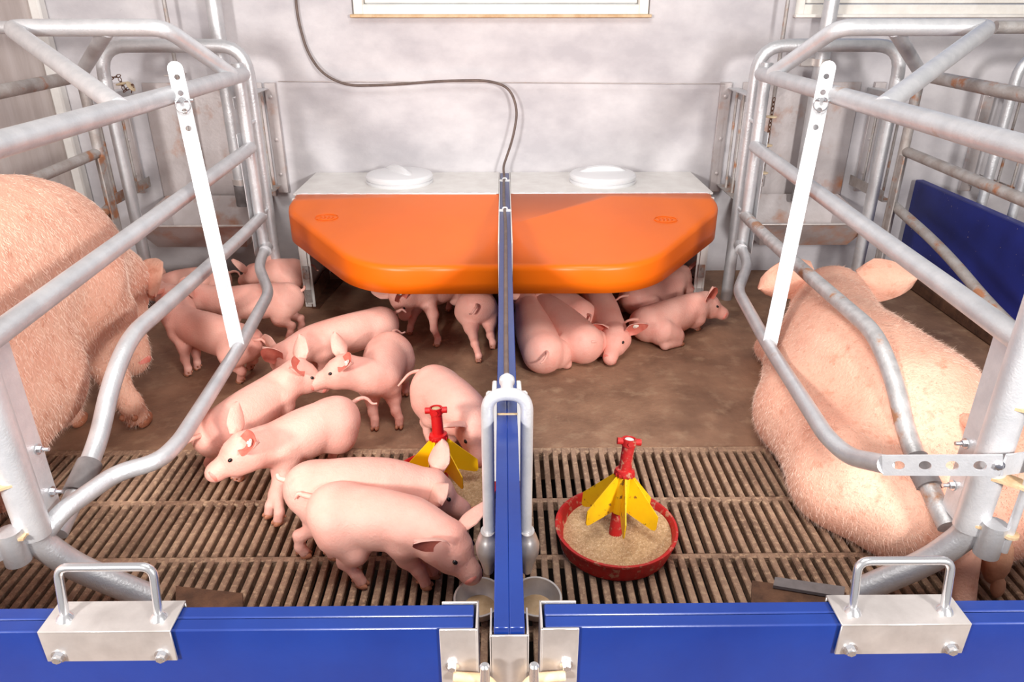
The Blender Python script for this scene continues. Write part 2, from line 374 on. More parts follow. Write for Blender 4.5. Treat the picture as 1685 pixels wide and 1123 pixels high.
# ------------------------------------------------------------------ heated creep boxes
def creep(sx, lab, lab2):
    t = thing('creep_box', lab, 'creep cover', (sx*.45, 3.3, 0), 'creep boxes against the back wall')
    xi = dx+sx*.026; xo = sx*.885
    MB().box(((xi+xo*1.012)/2, 3.305, .498), (abs(xo*1.012-xi), .42, .01), .002).build('top_board', 'white_pvc', t)
    mb = MB(); mb.box((xo-sx*.008, 3.28, .25), (.012, .46, .485), .002)
    sp = mb.build('side_panel', 'white_pvc', t)
    mb = MB().box((xo-sx*.02, 3.045, .25), (.045, .006, .49), .001); mb.box((xo-sx*.02, 3.038, .25), (.022, .008, .46), .002); fs = mb.build('front_strip', 'white_pvc', t)
    for z in (.33, .17, .06):
        mb = MB().box((xo-sx*.02, 3.032, z), (.028, .006, .06), .002); hexbolt(mb, (xo-sx*.02, 3.029, z+.01), (0, -1, 0), .006, .006)
        mb.build('strip_bracket', 'rusty', fs, label='rust stained bracket plate')
    mb = MB().prism([(xo-sx*.03, 3.03, .002), (xo-sx*.03, 3.4, .002), (xo-sx*.1, 3.4, .002), (xo-sx*.06, 3.03, .002)], (0, 0, 1), .004).box((xo-sx*.028, 3.22, .04), (.004, .36, .08), .001)
    mb.build('foot_angle', 'brown_iron', t)
    mb = MB(); n = 15; L = abs(xo-xi)-.03
    for k in range(n): mb.box((xi+sx*(.02+L*(k+.5)/n), 3.094, .5035), (.028, .016, .005), .001)
    mb.tube([(xi+sx*.01, 3.09, .501), (xo-sx*.01, 3.09, .501)], .0035, 0, 8); mb.build('hinge', 'white_plastic', t)
    # lid: sloping sheet with rounded front corner and a turned-down lip
    P = [(xi, 3.088), (xi, 2.40)]
    cor = fillet([(xi, 2.40, 0), (sx*.50, 2.40, 0), (sx*.885, 2.93, 0), (sx*.885, 3.088, 0)], .16, 10)
    P = [(xi, 3.088)]+[(p[0], p[1]) for p in cor]
    cx, cy = sx*.4, 2.8
    zt = lambda y: .415+(.5-.415)*(y-2.4)/.69
    rings = []
    for (ins, dz) in ((.03, 0), (.018, -.0005), (.008, -.003), (.002, -.009), (0, -.018), (0, -.06), (0, -.10)):
        ring = []
        for i, (x, y) in enumerate(P):
            if i == 0: q = (x, y); nn = V((0, 0))
            else:
                a = V(P[i-1]) if i > 0 else V(P[i]); b = V(P[min(i+1, len(P)-1)]); tt = nrm(b-a); nn = V((tt[1]*sx, -tt[0]*sx))
                if i == 1: nn = V((0, 1.))
                if i == len(P)-1: nn = V((-sx*1., 0))
                if np.dot(nn, V((cx, cy))-V((x, y))) < 0: nn = -nn
            lip = dz*(1+.35*(y-2.4)/.69) if dz < -.02 else dz
            ring.append((x+nn[0]*ins, y+nn[1]*ins, zt(y)+lip))
        rings.append(ring)
    vs = []; F = []; k = len(P)
    # inside fan grid
    c0 = [( xi+(p[0]-xi)*0.5, 3.088-(3.088-p[1])*.5, zt(3.088-(3.088-p[1])*.5)) for p in rings[0]]
    allr = [c0]+rings
    for r in allr: vs += r
    for i in range(len(allr)-1):
        for j in range(1, k-1) if i else range(0, k):
            jn = (j+1) % k
            F.append([i*k+j, i*k+jn, (i+1)*k+jn, (i+1)*k+j])
    F.append(list(range(k)))
    import bmesh
    mbx = MB(); mbx.add(vs, F)
    lid = mbx.build('lid', 'orange', t, label='orange hinged lid with turned-down front lip')
    # sides near divider and hinge: close rings 1.. at j=0 edges
    sol = lid.modifiers.new('solid', 'SOLIDIFY'); sol.thickness = .005; sol.offset = 0
    # faint moulded mark near the outer corner
    ex, ey = W(538, 362, z=.46)[:2] if sx < 0 else W(1095, 364, z=.46)[:2]
    mb = MB(); ring = []
    for q in range(25):
        an = 2*math.pi*q/24; x, y = ex+.045*math.cos(an), ey+.03*math.sin(an); ring.append((x, y, zt(y)+.003))
    mb.tube(ring, .0016, 0, 6)
    for q in range(4):
        x = ex-.024+q*.016; mb.tube([(x-.004, ey-.012, zt(ey-.012)+.003), (x+.004, ey, zt(ey)+.003), (x-.003, ey+.012, zt(ey+.012)+.003)], .0013, 0, 6)
    mb.build('moulded_mark', 'orange', lid)
    # round lamp cap
    c = W(662, 292, z=.505) if sx < 0 else W(988, 292, z=.505)
    prof = [(.148, 0), (.150, .004), (.150, .012), (.144, .0135), (.144, .017), (.149, .019), (.150, .03), (.143, .04), (.11, .048), (.06, .052), (.002, .053)]
    cp = thing('lamp_cap', lab2, 'cap', (c[0], 3.31, .503), 'white round caps on the creep boxes')
    MB().lathe(prof, (c[0], 3.31, .503), (0, 0, 1), 56).build('disc', 'white_plastic', cp)
    a = -.95 if sx < 0 else 0.06
    u = V((math.cos(a), math.sin(a), 0)); w_ = V((-math.sin(a), math.cos(a), 0)); mb = MB(); n = 18; vs = []; F = []
    for i in range(n+1):
        q = -1+2*i/n; h = .001+.024*(1-q*q)**.7; wd = .006+.014*(1-q*q)**.5
        for (s_, hh) in ((-1.6, 0), (-1, h), (0, h+.003), (1, h*.6), (2.4, 0)): vs.append(V((c[0], 3.31, .5455))+u*q*.128+w_*s_*wd+V((0, 0, hh+.004-.02*abs(q)**3)))
    for i in range(n):
        for j in range(4): F.append([i*5+j, i*5+j+1, (i+1)*5+j+1, (i+1)*5+j])
        F.append([i*5+4, i*5, (i+1)*5, (i+1)*5+4])
    mb.add(vs, F); mb.build('grip', 'white_plastic', cp)
creep(-1, 'left creep box with white top and orange hinged lid against the wall', 'white round cap on the left creep box, its grip slanting')
creep(1, 'right creep box with white top and orange hinged lid against the wall', 'white round cap on the right creep box, its grip lying straight')

# ------------------------------------------------------------------ piglet feeders
def feeder(cx, cy, top, lab, red, yel, rot, cap):
    t = thing('piglet_feeder', lab, 'feeder', (cx, cy, 0), 'red pan feeders for piglets')
    prof = [(.128, 0), (.141, .004), (.150, .03), (.153, .052), (.158, .054), (.158, .059), (.152, .060), (.146, .054), (.143, .03), (.136, .012), (.01, .010)]
    prof = [(q*.965, h) for q, h in prof]
    p = MB().lathe(prof, (cx, cy, 0), (0, 0, 1), 64).build('pan', red, t)
    # heap of feed
    mb = MB(); n = 24; vs = []; F = []; S = 48
    for i in range(n+1):
        for k in range(S):
            a = 2*math.pi*k/S; r = .138*i/n
            z = .036+.016*math.sin(a*1+1)*(i/n)+.008*math.sin(3*a+i*.3)*(i/n)-.012*(i/n)**3+.0025*math.sin(17*a+i)*math.sin(i*1.7)*min(1, i/4)
            vs.append((cx+r*math.cos(a), cy+r*math.sin(a), z))
    for i in range(n):
        for k in range(S): F.append([i*S+k, i*S+(k+1) % S, (i+1)*S+(k+1) % S, (i+1)*S+k])
    mb.add(vs, F); o = mb.build('feed', 'feed', t, recalc=False); o['kind'] = 'stuff'
    base = V((cx, cy, .03)); top = V(top); ax = nrm(top-base); L = np.linalg.norm(top-base)
    MB().lathe([(.017, 0), (.017, .06), (.0165, .075)], base, ax, 20).build('lower_tube', red, t)
    u0 = nrm(np.cross(ax, (0, 1, 0))); w0 = np.cross(ax, u0)
    h0, h1 = L*.64, L*.24
    mb = MB().lathe([(.017, h1), (.0195, h1+.002), (.0175, h0), (.016, h0+.003)], base, ax, 24)
    for k in range(6):
        a = rot+2*math.pi*k/6; d = u0*math.cos(a)+w0*math.sin(a); nn = np.cross(ax, d)
        q = [(.012, h0), (.022, h0-.002), (.095, L*.34), (.1, L*.32), (.1, L*.20), (.096, L*.175), (.088, L*.175), (.015, L*.27)]
        mb.prism([base+d*r+ax*h for r, h in q], nn, .0028)
    mb.build('agitator', yel, t, label='yellow six-finned agitator')
    mb = MB().lathe([(.024, h0-.002), (.025, h0+.004), (.0235, h0+.012), (.0155, h0+.014), (.0150, L-.02), (.0175, L-.018), (.0175, L), (.0135, L), (.013, L-.012)], base, ax, 28)
    for k in range(14):
        a = 2*math.pi*k/14; d = u0*math.cos(a)+w0*math.sin(a); mb.box(base+d*.0235+ax*(h0+.001), (.005, .005, .009), .001)
    for sg in (-1, 1):
        mb.tube([base+u0*sg*.015+ax*(L-.008), base+u0*sg*.029+ax*(L-.008)], .0085, 0, 14)
    for sg in (-1, 1): mb.tube([base+w0*sg*.015+ax*(L-.008), base+w0*sg*.02+ax*(L-.008)], .006, 0, 10)
    mb.build('upper_tube', red, t)
    MB().lathe([(.013, 0), (.011, .004), (.002, .006)], base+ax*(L-.006), ax, 20).build('packed_feed', cap, t)
feeder(.277, 1.462, W(1036, 722, y=1.50), 'red pan feeder with dirty tilted tube, alone on the right slatted floor', 'red_dirty', 'yellow_dirty', .5, 'white_pvc')
c = W(722, 800, z=.06)
feeder(-.170, 1.655, W(717, 671, y=1.675), 'red pan feeder with clean upright tube, left of the divider behind two piglets', 'red', 'yellow', .15, 'mash')

# ------------------------------------------------------------------ farrowing crates
def crate(sx, lab):
    t = thing('farrowing_crate', lab, 'crate', (sx*1.3, 2.2, 0), 'galvanised farrowing crates')
    X = lambda p: (sx*p[0], p[1], p[2])
    T = lambda pts, r, bend=0, seg=16: MB().tube([X(p) for p in pts], r, bend, seg)
    yf = 1.25
    T([(1.022, 3.13, 0), (1.022, 3.13, 1.085), (1.60, 3.13, 1.085), (1.60, 3.13, 0)], .0255, .11).build('back_frame', 'galv', t)
    T([(1.018, 3.0, .29), (1.018, 3.0, 1.03)], .0235).build('back_post', 'galv', t)
    for z in (.80, .43): T([(1.02, 3.0, z), (1.02, 3.13, z)], .008).build('post_pin', 'galv_new', t)
    mb = MB(); hexbolt(mb, X((.998, 3.0, .43)), (-sx, 0, 0), .011, .01); mb.build('bolt', 'galv_new', t)
    MB().box(X((1.05, 2.99, .52)), (.004, .05, .5), .001).build('back_plate', 'galv', t)
    T([(1.0, 3.0, .99), (1.0, 1.1, .99)], .0265).build('top_rail', 'galv', t)
    T([(1.01, 2.99, .715), (1.0, 1.27, .65)], .0238).build('middle_rail', 'galv', t)
    # bow bars
    T([(1.01, 2.99, .43), (1.0, 2.70, .43), (1.0, 2.25, .43), (1.0, 1.79, .435), (1.0, 1.655, .37), (1.0, 1.545, .27), (1.0, 1.455, .225), (1.0, 1.31, .17)], .0228, .07).build('bent_rail', 'galv_worn' if sx > 0 else 'galv', t)
    d = nrm(V((0, 1.31-1.455, .17-.225))); p = V(X((1.0, 1.485, .238)))
    MB().tube([p, p+d*.085], .029, 0, 20).build('sleeve', 'rubber', t, label='grey plastic sleeve')
    end = [(.775, 1.49, .295), (.788, 1.40, .30), (.80, 1.275, .365)] if sx > 0 else [(.905, 1.43, .25), (.965, 1.30, .24), (.99, 1.26, .21)]
    T([(1.01, 2.99, .30), (.995, 2.83, .27), (.885, 2.585, .25), (.842, 2.117, .25)]+([(.812, 1.56, .25), (.827, 1.47, .25)] if sx < 0 else [])+end, .0205, .06).build('bow_bar', 'galv', t)
    mb = MB().tube([X((1.008, 3.0, .30)), X((1.0, 2.95, .295))], .0255, 0, 18); mb.build('pivot_collar', 'galv', t)
    # adjusting flat bar
    a = V(X((.975, 2.325, 1.085))); b = V(X((.845, 2.10, .255))); n = nrm(np.cross(b-a, (0, .0, 0)+V((0, 1, 0)))) if 0 else V((sx*-.55, -.8, 0))
    n = V((-sx*.35, -1, .2))
    mb = MB().strip(a, b, .044, n, .005, [.046, .092, .145, .195], .0082)
    sb = mb.build('adjusting_bar', 'galv_new', t)
    mb = MB(); hexbolt(mb, b+nrm(n)*.006, n, .009, .009); mb.tube([b-V((0, 0, 0))+nrm(n)*.004, b-nrm(n)*.03], .007, 0, 10); mb.build('bolt', 'chrome', sb)
    pc = a+nrm(b-a)*.115; w_ = nrm(np.cross(nrm(b-a), n))
    mb = MB().tube([pc-w_*.03, pc+w_*.02], .006, 0, 12)
    mb.tube([pc-nrm(n)*.03, pc+nrm(n)*.016], .0065, 0, 12)
    q = nrm(n)*.012
    mb.tube([pc+q+w_*math.cos(k*math.pi/10)*.021+nrm(b-a)*(.012+math.sin(k*math.pi/10)*.021) for k in range(21)], .0018, 0, 8); mb.build('ring_pin', 'chrome', sb)
    # front post with channel plate
    T([(1.0, yf, .22), (1.0, yf, 1.06)], .033, 0, 22).build('front_post', 'galv_new', t)
    mb = MB().box(X((1.0, yf+.055, .43)), (.006, .085, .46), .001); mb.box(X((1.02, yf+.03, .43)), (.04, .005, .46), .001)
    fp = mb.build('channel_plate', 'galv_new', t)
    for z in (.38, .27):
        mb = MB(); hexbolt(mb, X((.996, yf+.08, z)), (-sx, 0, 0), .008, .009, stud=.014); mb.build('bolt', 'chrome', fp)
    T([(1.0, yf, .245), (1.0, yf, .2), (.955, yf+.02, .11), (.815, 1.285, .004)], .029, .05, 18).build('foot', 'galv', t)
    MB().tube([X((1.022, yf-.04, .18)), X((1.022, yf-.04, .26))], .025, 0, 18, cap=True).build('socket', 'galv', t)
    # latch rod with lugs
    rx, ry = 1.045, yf-.055
    T([(rx, ry, .2), (rx, ry, .63)], .0085, 0, 14).build('latch_rod', 'galv_new', t)
    for z in (.53, .365, .245):
        poly = [X((1.0, yf-.02, z)), X((1.02, yf+.0, z))]+[X((rx+.018*math.cos(q), ry+.018*math.sin(q), z)) for q in (.8, .2, -.4, -1.0, -1.6, -2.2, -2.8)]+[X((.985, yf-.028, z))]
        MB().prism(poly, (0, 0, 1), .006).build('lug', 'caked', t, label='lug caked with cream dirt')
    if sx > 0:
        pa, pb = W(1452, 766, y=1.27), W(1650, 766, y=1.195)
        mb = MB().strip(pa, pb, .048, (-.35, -1, 0), .005, [.03, .078, .126, .174], .0115, rnd=False)
        mb.strip(pb, pb+V((.09, .03, -.01)), .048, (.5, -1, 0), .005, [], .01, rnd=False)
        pp = mb.build('perforated_plate', 'galv_new', t, label='perforated flat plate with round holes')
        mb = MB(); hexbolt(mb, pa+nrm(pb-pa)*.205+V((0, 0, 0)), (-.4, -1, 0), .008, .008); mb.build('bolt', 'chrome', pp)
    else:
        MB().box((-1.14, 1.20, .245), (.30, .036, .007), .001, Matrix.Rotation(.12, 3, 'Z')).build('rear_strap', 'caked', t, label='flat strap caked with cream dirt')
        MB().box((-1.13, 1.17, .515), (.22, .036, .007), .001, Matrix.Rotation(.12, 3, 'Z')).build('rear_strap', 'galv_new', t)
    # guard loop above the sow
    T([(1.0, 2.0, .995), (1.60, 2.6, 1.168), (1.10, 2.6, 1.168), (1.0, 2.87, 1.0)], .0268, .05, 18).build('guard_loop', 'galv_new', t)
    T([(1.29, 2.605, 1.16), (1.60, 2.97, 1.0)], .0235, 0, 16).build('guard_brace', 'galv', t)
    # outer side
    T([(1.62, 2.995, .2), (1.62, 2.995, 1.01)], .02).build('back_post', 'rusty', t)
    T([(1.625, 3.0, .985), (1.65, 1.1, .965)], .0225).build('outer_top_rail', 'rusty', t)
    T([(1.625, 3.0, .695), (1.65, 1.25, .655)], .02).build('outer_middle_rail', 'rusty', t)
    T([(1.625, 3.0, .475), (1.65, 2.62, .40), (1.655, 2.2, .28), (1.66, 1.3, .2)], .0195, .2).build('outer_low_rail', 'rusty', t)
    MB().box(X((1.605, 2.972, .36)), (.006, .045, .64), .001).build('outer_plate', 'rusty', t)
    T([(1.65, yf, 0), (1.65, yf, 1.05)], .028).build('outer_front_post', 'galv', t)
    return t
crate(1, 'galvanised tube crate around the lying sow at the right')
crate(-1, 'galvanised tube crate around the standing sow at the left')

# barriers fixed to the wall on either side of each trough
def barrier(x, s, lab, inner):
    t = thing('wall_barrier', lab, 'bracket', (x, 3.5, .42), 'rod barriers fixed to the back wall')
    mb = MB().box((x-s*.02, 3.505, .66), (.05, .022, .5), .002)
    for z in (.85, .66, .5): hexbolt(mb, (x-s*.02, 3.493, z), (0, -1, 0), .008, .006)
    mb.build('wall_strip', 'plate', t, label='bolted wall strip with rust stains')
    for z, zz in ((.885, 1), (.445, -1)):
        mb = MB().box((x+s*.012, 3.33, z), (.05, .34, .005), .001).box((x+s*.036, 3.33, z-.022*zz), (.004, .34, .046), .001)
        mb.build('arm', 'galv' if zz > 0 else 'rusty', t)
        if not inner and zz < 0:
            mb = MB()
            for i in range(4):
                for j in range(2): mb.lathe([(.006, 0), (.006, .0006)], (x-s*.0355+s*.0715, 3.40-i*.028, z+.012+j*.022), (s, 0, 0), 10)
    mb = MB()
    for y in (3.42, 3.32, 3.22): mb.tube([(x+s*.01, y, .445), (x+s*.01, y, .885)], .006, 0, 10)
    mb.build('rod', 'rusty', t)
barrier(1.035, 1, 'rod barrier on the wall just right of the right creep box', True)
barrier(1.70, -1, 'rod barrier on the wall behind the lying sow, right of the drop pipe', False)
barrier(-1.075, -1, 'rod barrier on the wall just left of the left creep box', True)
barrier(-1.72, 1, 'rod barrier on the wall behind the standing sow, left of the drop pipe', False)
barrier(2.25, 1, 'rod barrier on the wall behind the far right blue side board', False)

def trough(sx, lab, lab2):
    t = thing('feed_trough', lab, 'trough', (sx*1.35, 3.3, .2), 'steel sow troughs')
    c = sx*1.365
    A = [(c-.25, 3.10, .36), (c+.25, 3.10, .36), (c+.25, 3.49, .40), (c-.25, 3.49, .40)]
    B = [(c-.20, 3.20, .235), (c+.20, 3.20, .235), (c+.20, 3.40, .235), (c-.20, 3.40, .235)]
    e = .004
    mb = MB(); Ai = [(c+(p[0]-c)*(1-e*4), 3.3+(p[1]-3.3)*(1-e*5), p[2]) for p in A]; Bi = [(c+(p[0]-c)*.98, 3.3+(p[1]-3.3)*.97, p[2]+e) for p in B]
    F = []
    for i in range(4):
        j = (i+1) % 4; F += [[i, j, 4+j, 4+i], [8+i, 12+i, 12+j, 8+j], [i, 8+i, 8+j, j]]
    F += [[4, 5, 6, 7], [12, 15, 14, 13]]
    mb.add(A+B+Ai+Bi, F); mb.build('basin', 'plate', t)
    MB().tube([A[0], A[1]], .006, 0, 10).build('front_lip', 'steel', t)
    o = MB().box((c, 3.512, .65), (.54, .006, .52), .001).build('splash_plate', 'plate', origin=(c, 3.512, .4)); tag(o, lab2, 'plate', 'rust-stained splash plates')
trough(1, 'steel feed trough at the wall beyond the lying sow', 'rust-stained steel splash plate on the wall beyond the lying sow')
trough(-1, 'steel feed trough at the wall beyond the standing sow', 'rust-stained steel splash plate on the wall beyond the standing sow')

# drop pipes and water rods
t = thing('drop_pipe', 'grey feed drop pipe with clamp on the wall, right crate', 'pipe', (1.40, 3.4, .38), 'feed drop pipes')
MB().tube([(1.40, 3.42, .40), (1.40, 3.42, 1.9)], .032, 0, 24).build('pipe', 'galv', t)
MB().tube([(1.40, 3.42, .385), (1.40, 3.42, .5)], .036, 0, 24).build('coupling', 'rubber', t)
MB().tube([(1.40, 3.42, .985), (1.40, 3.42, 1.015)], .038, 0, 24).box((1.345, 3.44, 1.0), (.07, .03, .035), .003).build('clamp', 'steel', t)
t = thing('drop_pipe', 'grey feed drop pipe with clamp on the wall, left crate', 'pipe', (-1.215, 3.4, .38), 'feed drop pipes')
MB().tube([(-1.215, 3.4, .40), (-1.215, 3.4, 1.9)], .032, 0, 24).build('pipe', 'galv', t)
MB().tube([(-1.215, 3.4, .375), (-1.215, 3.4, .47)], .037, 0, 24).build('coupling', 'rubber', t)
MB().tube([(-1.215, 3.4, .475), (-1.215, 3.4, .5)], .039, 0, 24).build('clamp', 'steel', t)
def rodpipe(x, lab):
    t = thing('water_pipe', lab, 'pipe', (x, 3.4, .4), 'thin water pipes')
    MB().tube([(x, 3.4, .5), (x, 3.4, 1.9)], .0085, 0, 12).build('pipe', 'rusty', t)
    MB().tube([(x, 3.4, .42), (x, 3.4, .455), (x, 3.4, .46), (x, 3.4, .51)], [.005, .005, .013, .013], 0, 12).build('nipple', 'steel', t)
    MB().box((x-.03, 3.45, .95), (.06, .1, .006), .001).build('bracket', 'steel', t)
rodpipe(1.205, 'thin upright water pipe with nipple over the right trough')
rodpipe(-1.42, 'thin upright water pipe with nipple over the left trough')

# chains with cream discs
def chain(pts, nd, lab):
    pts = [V(p) for p in pts]; L = sum(np.linalg.norm(b-a) for a, b in zip(pts[:-1], pts[1:])); n = int(L/.016)
    t = thing('toy_chain', lab, 'chain', pts[-1], 'chains with cream discs'); mb = MB(); seq = []
    for i in range(n):
        s = i/n*L
        for a, b in zip(pts[:-1], pts[1:]):
            l = np.linalg.norm(b-a)
            if s <= l: seq.append((a+(b-a)*s/l, nrm(b-a))); break
            s -= l
    for i, (p, d) in enumerate(seq):
        u = nrm(np.cross(d, (1, .3, .2))); u = u if i % 2 else np.cross(d, u)
        mb.tube([p+d*.011*math.cos(k*math.pi/4)+u*.006*math.sin(k*math.pi/4) for k in range(9)], .0018, 0, 6)
    mb.build('chain', 'brown_iron', t)
    for k in range(nd):
        p, d = seq[int((k+.7)*len(seq)/(nd+.3))]
        MB().lathe([(.008, -.006), (.022, -.003), (.024, 0), (.022, .003), (.008, .006)], p, d, 20).build('disc', 'cream_plastic', t)
chain([(1.10, 3.10, .88), (1.095, 3.10, .52)], 3, 'iron chain with cream discs hanging inside the right crate back post')
chain([W(166, 135, y=3.3), W(195, 125, y=3.3), W(205, 150, y=3.3), W(218, 140, y=3.3), W(216, 155, y=3.3)], 3, 'iron chain with cream discs draped over the left wall barrier')

# neighbouring crate at the far right and bars beyond
t = thing('farrowing_crate', 'neighbouring galvanised crate beyond the dark blue side board', 'crate', (2.3, 3.0, 0))
MB().tube([(2.10, 3.15, 0), (2.10, 3.15, 1.05), (2.75, 3.15, 1.05), (2.75, 3.15, 0)], .021, .1).build('back_frame', 'galv', t)
MB().tube([(2.13, 2.98, .2), (2.13, 2.98, .88)], .019).build('back_post', 'galv', t)
MB().tube([(2.14, 2.98, .84), (2.14, 1.4, .84)], .02).build('top_rail', 'rusty', t)
MB().tube([(2.74, 2.7, 1.165), (1.68, 2.7, 1.165)], .021).build('guard_bar', 'rusty', t)
o = MB().tube([(-1.98, 2.72, 1.165), (-1.64, 2.72, 1.165)], .021).build('wall_bar', 'galv', origin=(-1.98, 2.72, 1.165)); tag(o, 'short grey tube from the left wall beside the standing sow crate', 'pipe')

# foot plates on the slats
def footplate(pts, lab, m):
    o = MB().prism(pts, (0, 0, 1), .008).build('foot_plate', m, origin=pts[0]); tag(o, lab, 'plate', 'dirty iron plates on the slats'); return o
a, b, c, d = [W(*p, z=.02) for p in ((1238, 955), (1392, 978), (1400, 1012), (1236, 1000))]
t = thing('floor_anchor', 'dung-caked flat iron on the slats behind the right gate handle', 'bracket', (a+b)/2*V((1, 1, 0)))
mb = MB().prism([V(a)+V((0, 0, -.006)), V(b)+V((0, 0, -.006)), V(c)+V((0, 0, -.006)), V(d)+V((0, 0, -.006))], (0, 0, 1), .01); mb.build('plate', 'dung', t)
MB().prism([W(1275, 952, z=.026), W(1390, 968, z=.026), W(1388, 985, z=.026), W(1272, 966, z=.026)], (0, 0, 1), .008).build('strap', 'rubber', t)
o = MB().prism([W(290, 968, z=.01), W(400, 980, z=.01), W(400, 1010, z=.01), W(290, 1010, z=.01)], (0, 0, 1), .012).build('floor_anchor', 'dung', origin=(-.6, 1.27, .01)); tag(o, 'dung-caked flat iron on the slats behind the left gate handle', 'bracket')

#PIGS
# ------------------------------------------------------------------ pigs: one continuous skin grown from joints
def sdf(prims, P):
    d = None
    for (a, b, ra, rb, k) in prims:
        ab = b-a; L2 = max(1e-12, ab.dot(ab)); t = np.clip(((P-a) @ ab)/L2, 0, 1)
        q = P-a-t[..., None]*ab
        di = np.sqrt((q*q).sum(-1))-(ra+(rb-ra)*t)
        if d is None: d = di
        else:
            h = np.clip(.5+.5*(d-di)/k, 0, 1); d = di*h+d*(1-h)-k*h*(1-h)
    return d
def grad(prims, P, e=1e-3):
    g = np.stack([sdf(prims, P+V(ax)*e)-sdf(prims, P-V(ax)*e) for ax in ((1, 0, 0), (0, 1, 0), (0, 0, 1))], -1)
    return g/np.maximum(1e-9, np.linalg.norm(g, axis=-1, keepdims=True))
def skin(prims, vox, zmin=None):
    A = np.array([np.minimum(p[0]-p[2], p[1]-p[3]) for p in prims]).min(0)-vox*4; B = np.array([np.maximum(p[0]+p[2], p[1]+p[3]) for p in prims]).max(0)+vox*4
    ax = [np.arange(A[i], B[i]+vox, vox) for i in range(3)]
    n = [len(a) for a in ax]; G = np.stack(np.meshgrid(*ax, indexing='ij'), -1)
    f = sdf(prims, G)
    if zmin is not None: f = np.maximum(f, zmin-G[..., 2])
    s = f < 0; c = [m-1 for m in n]
    acc = np.zeros((*c, 3)); cnt = np.zeros(c)
    for axn in range(3):
        o = [q for q in range(3) if q != axn]
        for i in (0, 1):
            for j in (0, 1):
                st = [0, 0, 0]; st[o[0]] = i; st[o[1]] = j; en = list(st); en[axn] = 1
                sl0 = tuple(slice(st[q], st[q]+c[q]) for q in range(3)); sl1 = tuple(slice(en[q], en[q]+c[q]) for q in range(3))
                f0, f1 = f[sl0], f[sl1]; cr = (f0 < 0) != (f1 < 0); t = np.where(cr, f0/np.where(cr, f0-f1, 1), 0)
                p = G[sl0]+(G[sl1]-G[sl0])*t[..., None]; acc += p*cr[..., None]; cnt += cr
    m = cnt > 0; idx = -np.ones(c, int); idx[m] = np.arange(m.sum()); vs = acc[m]/cnt[m][:, None]
    F = []
    for axn in range(3):
        o = [(axn+1) % 3, (axn+2) % 3]
        sh = [c[q] for q in range(3)]
        sl0 = [slice(None)]*3; sl1 = [slice(None)]*3; sl0[axn] = slice(0, n[axn]-1); sl1[axn] = slice(1, n[axn])
        a0 = s[tuple(sl0)]; a1 = s[tuple(sl1)]; E = np.argwhere(a0 != a1)
        E = E[(E[:, o[0]] > 0) & (E[:, o[1]] > 0) & (E[:, o[0]] < c[o[0]]) & (E[:, o[1]] < c[o[1]])]
        if not len(E): continue
        def g(du, dv):
            e = E.copy(); e[:, o[0]] -= du; e[:, o[1]] -= dv; return idx[e[:, 0], e[:, 1], e[:, 2]]
        q = np.stack([g(1, 1), g(0, 1), g(0, 0), g(1, 0)], 1)
        fl = ~a0[E[:, 0], E[:, 1], E[:, 2]]; q[fl] = q[fl][:, ::-1]; F.append(q)
    F = np.concatenate(F); F = F[(F >= 0).all(1)]
    for _ in range(2):
        d = sdf(prims, vs)
        ok = np.abs(d) < vox*2
        if zmin is not None: ok &= vs[:, 2] > zmin+vox*.8
        vs = vs-grad(prims, vs)*(d*ok)[:, None]
    return vs, F
def hit(prims, o, d, far):
    o = V(o); d = nrm(d); t = 0
    for _ in range(60):
        v = float(sdf(prims, (o+d*t)[None])[0])
        if v > -1e-4: break
        t += max(-v*.8, 3e-4)
        if t > far: break
    return o+d*t
def leaf(c, d, wd, nn, L, Wd, cup, th, mb, tip=.5, nu=10, nv=8):
    """ear: curved cupped leaf from base c along d, width wd, open side nn"""
    lay = []
    for sgn in (1, -1):
        for i in range(nu+1):
            u = i/nu; w = Wd*(.5+.5*min(1, u*3.2))*(1-u**2.4)**.62 if u < 1 else 0
            for j in range(nv+1):
                v = -1+2*j/nv
                p = V(c)+d*(L*u)+wd*(w*v*.5)+nn*(cup*(v*v)*(1-u*.4)+L*tip*.35*u*u)+nn*(sgn*th*.5*(1-u*.6)); lay.append(p)
    n1 = (nu+1)*(nv+1); F = []; m = []
    f = lambda l, i, j: l*n1+i*(nv+1)+j
    for i in range(nu):
        for j in range(nv):
            F.append([f(0, i, j), f(0, i, j+1), f(0, i+1, j+1), f(0, i+1, j)]); m.append(1)
            F.append([f(1, i, j), f(1, i+1, j), f(1, i+1, j+1), f(1, i, j+1)]); m.append(0)
    for i in range(nu):
        for j in (0, nv): F.append([f(0, i, j), f(0, i+1, j), f(1, i+1, j), f(1, i, j)]); m.append(0)
    for j in range(nv):
        for i in (0, nu): F.append([f(0, i, j), f(0, i, j+1), f(1, i, j+1), f(1, i, j)]); m.append(0)
    o = len(mb.v); mb.v += [tuple(p) for p in lay]; mb.f += [tuple(q+o for q in r) for r in F]; mb.m += m

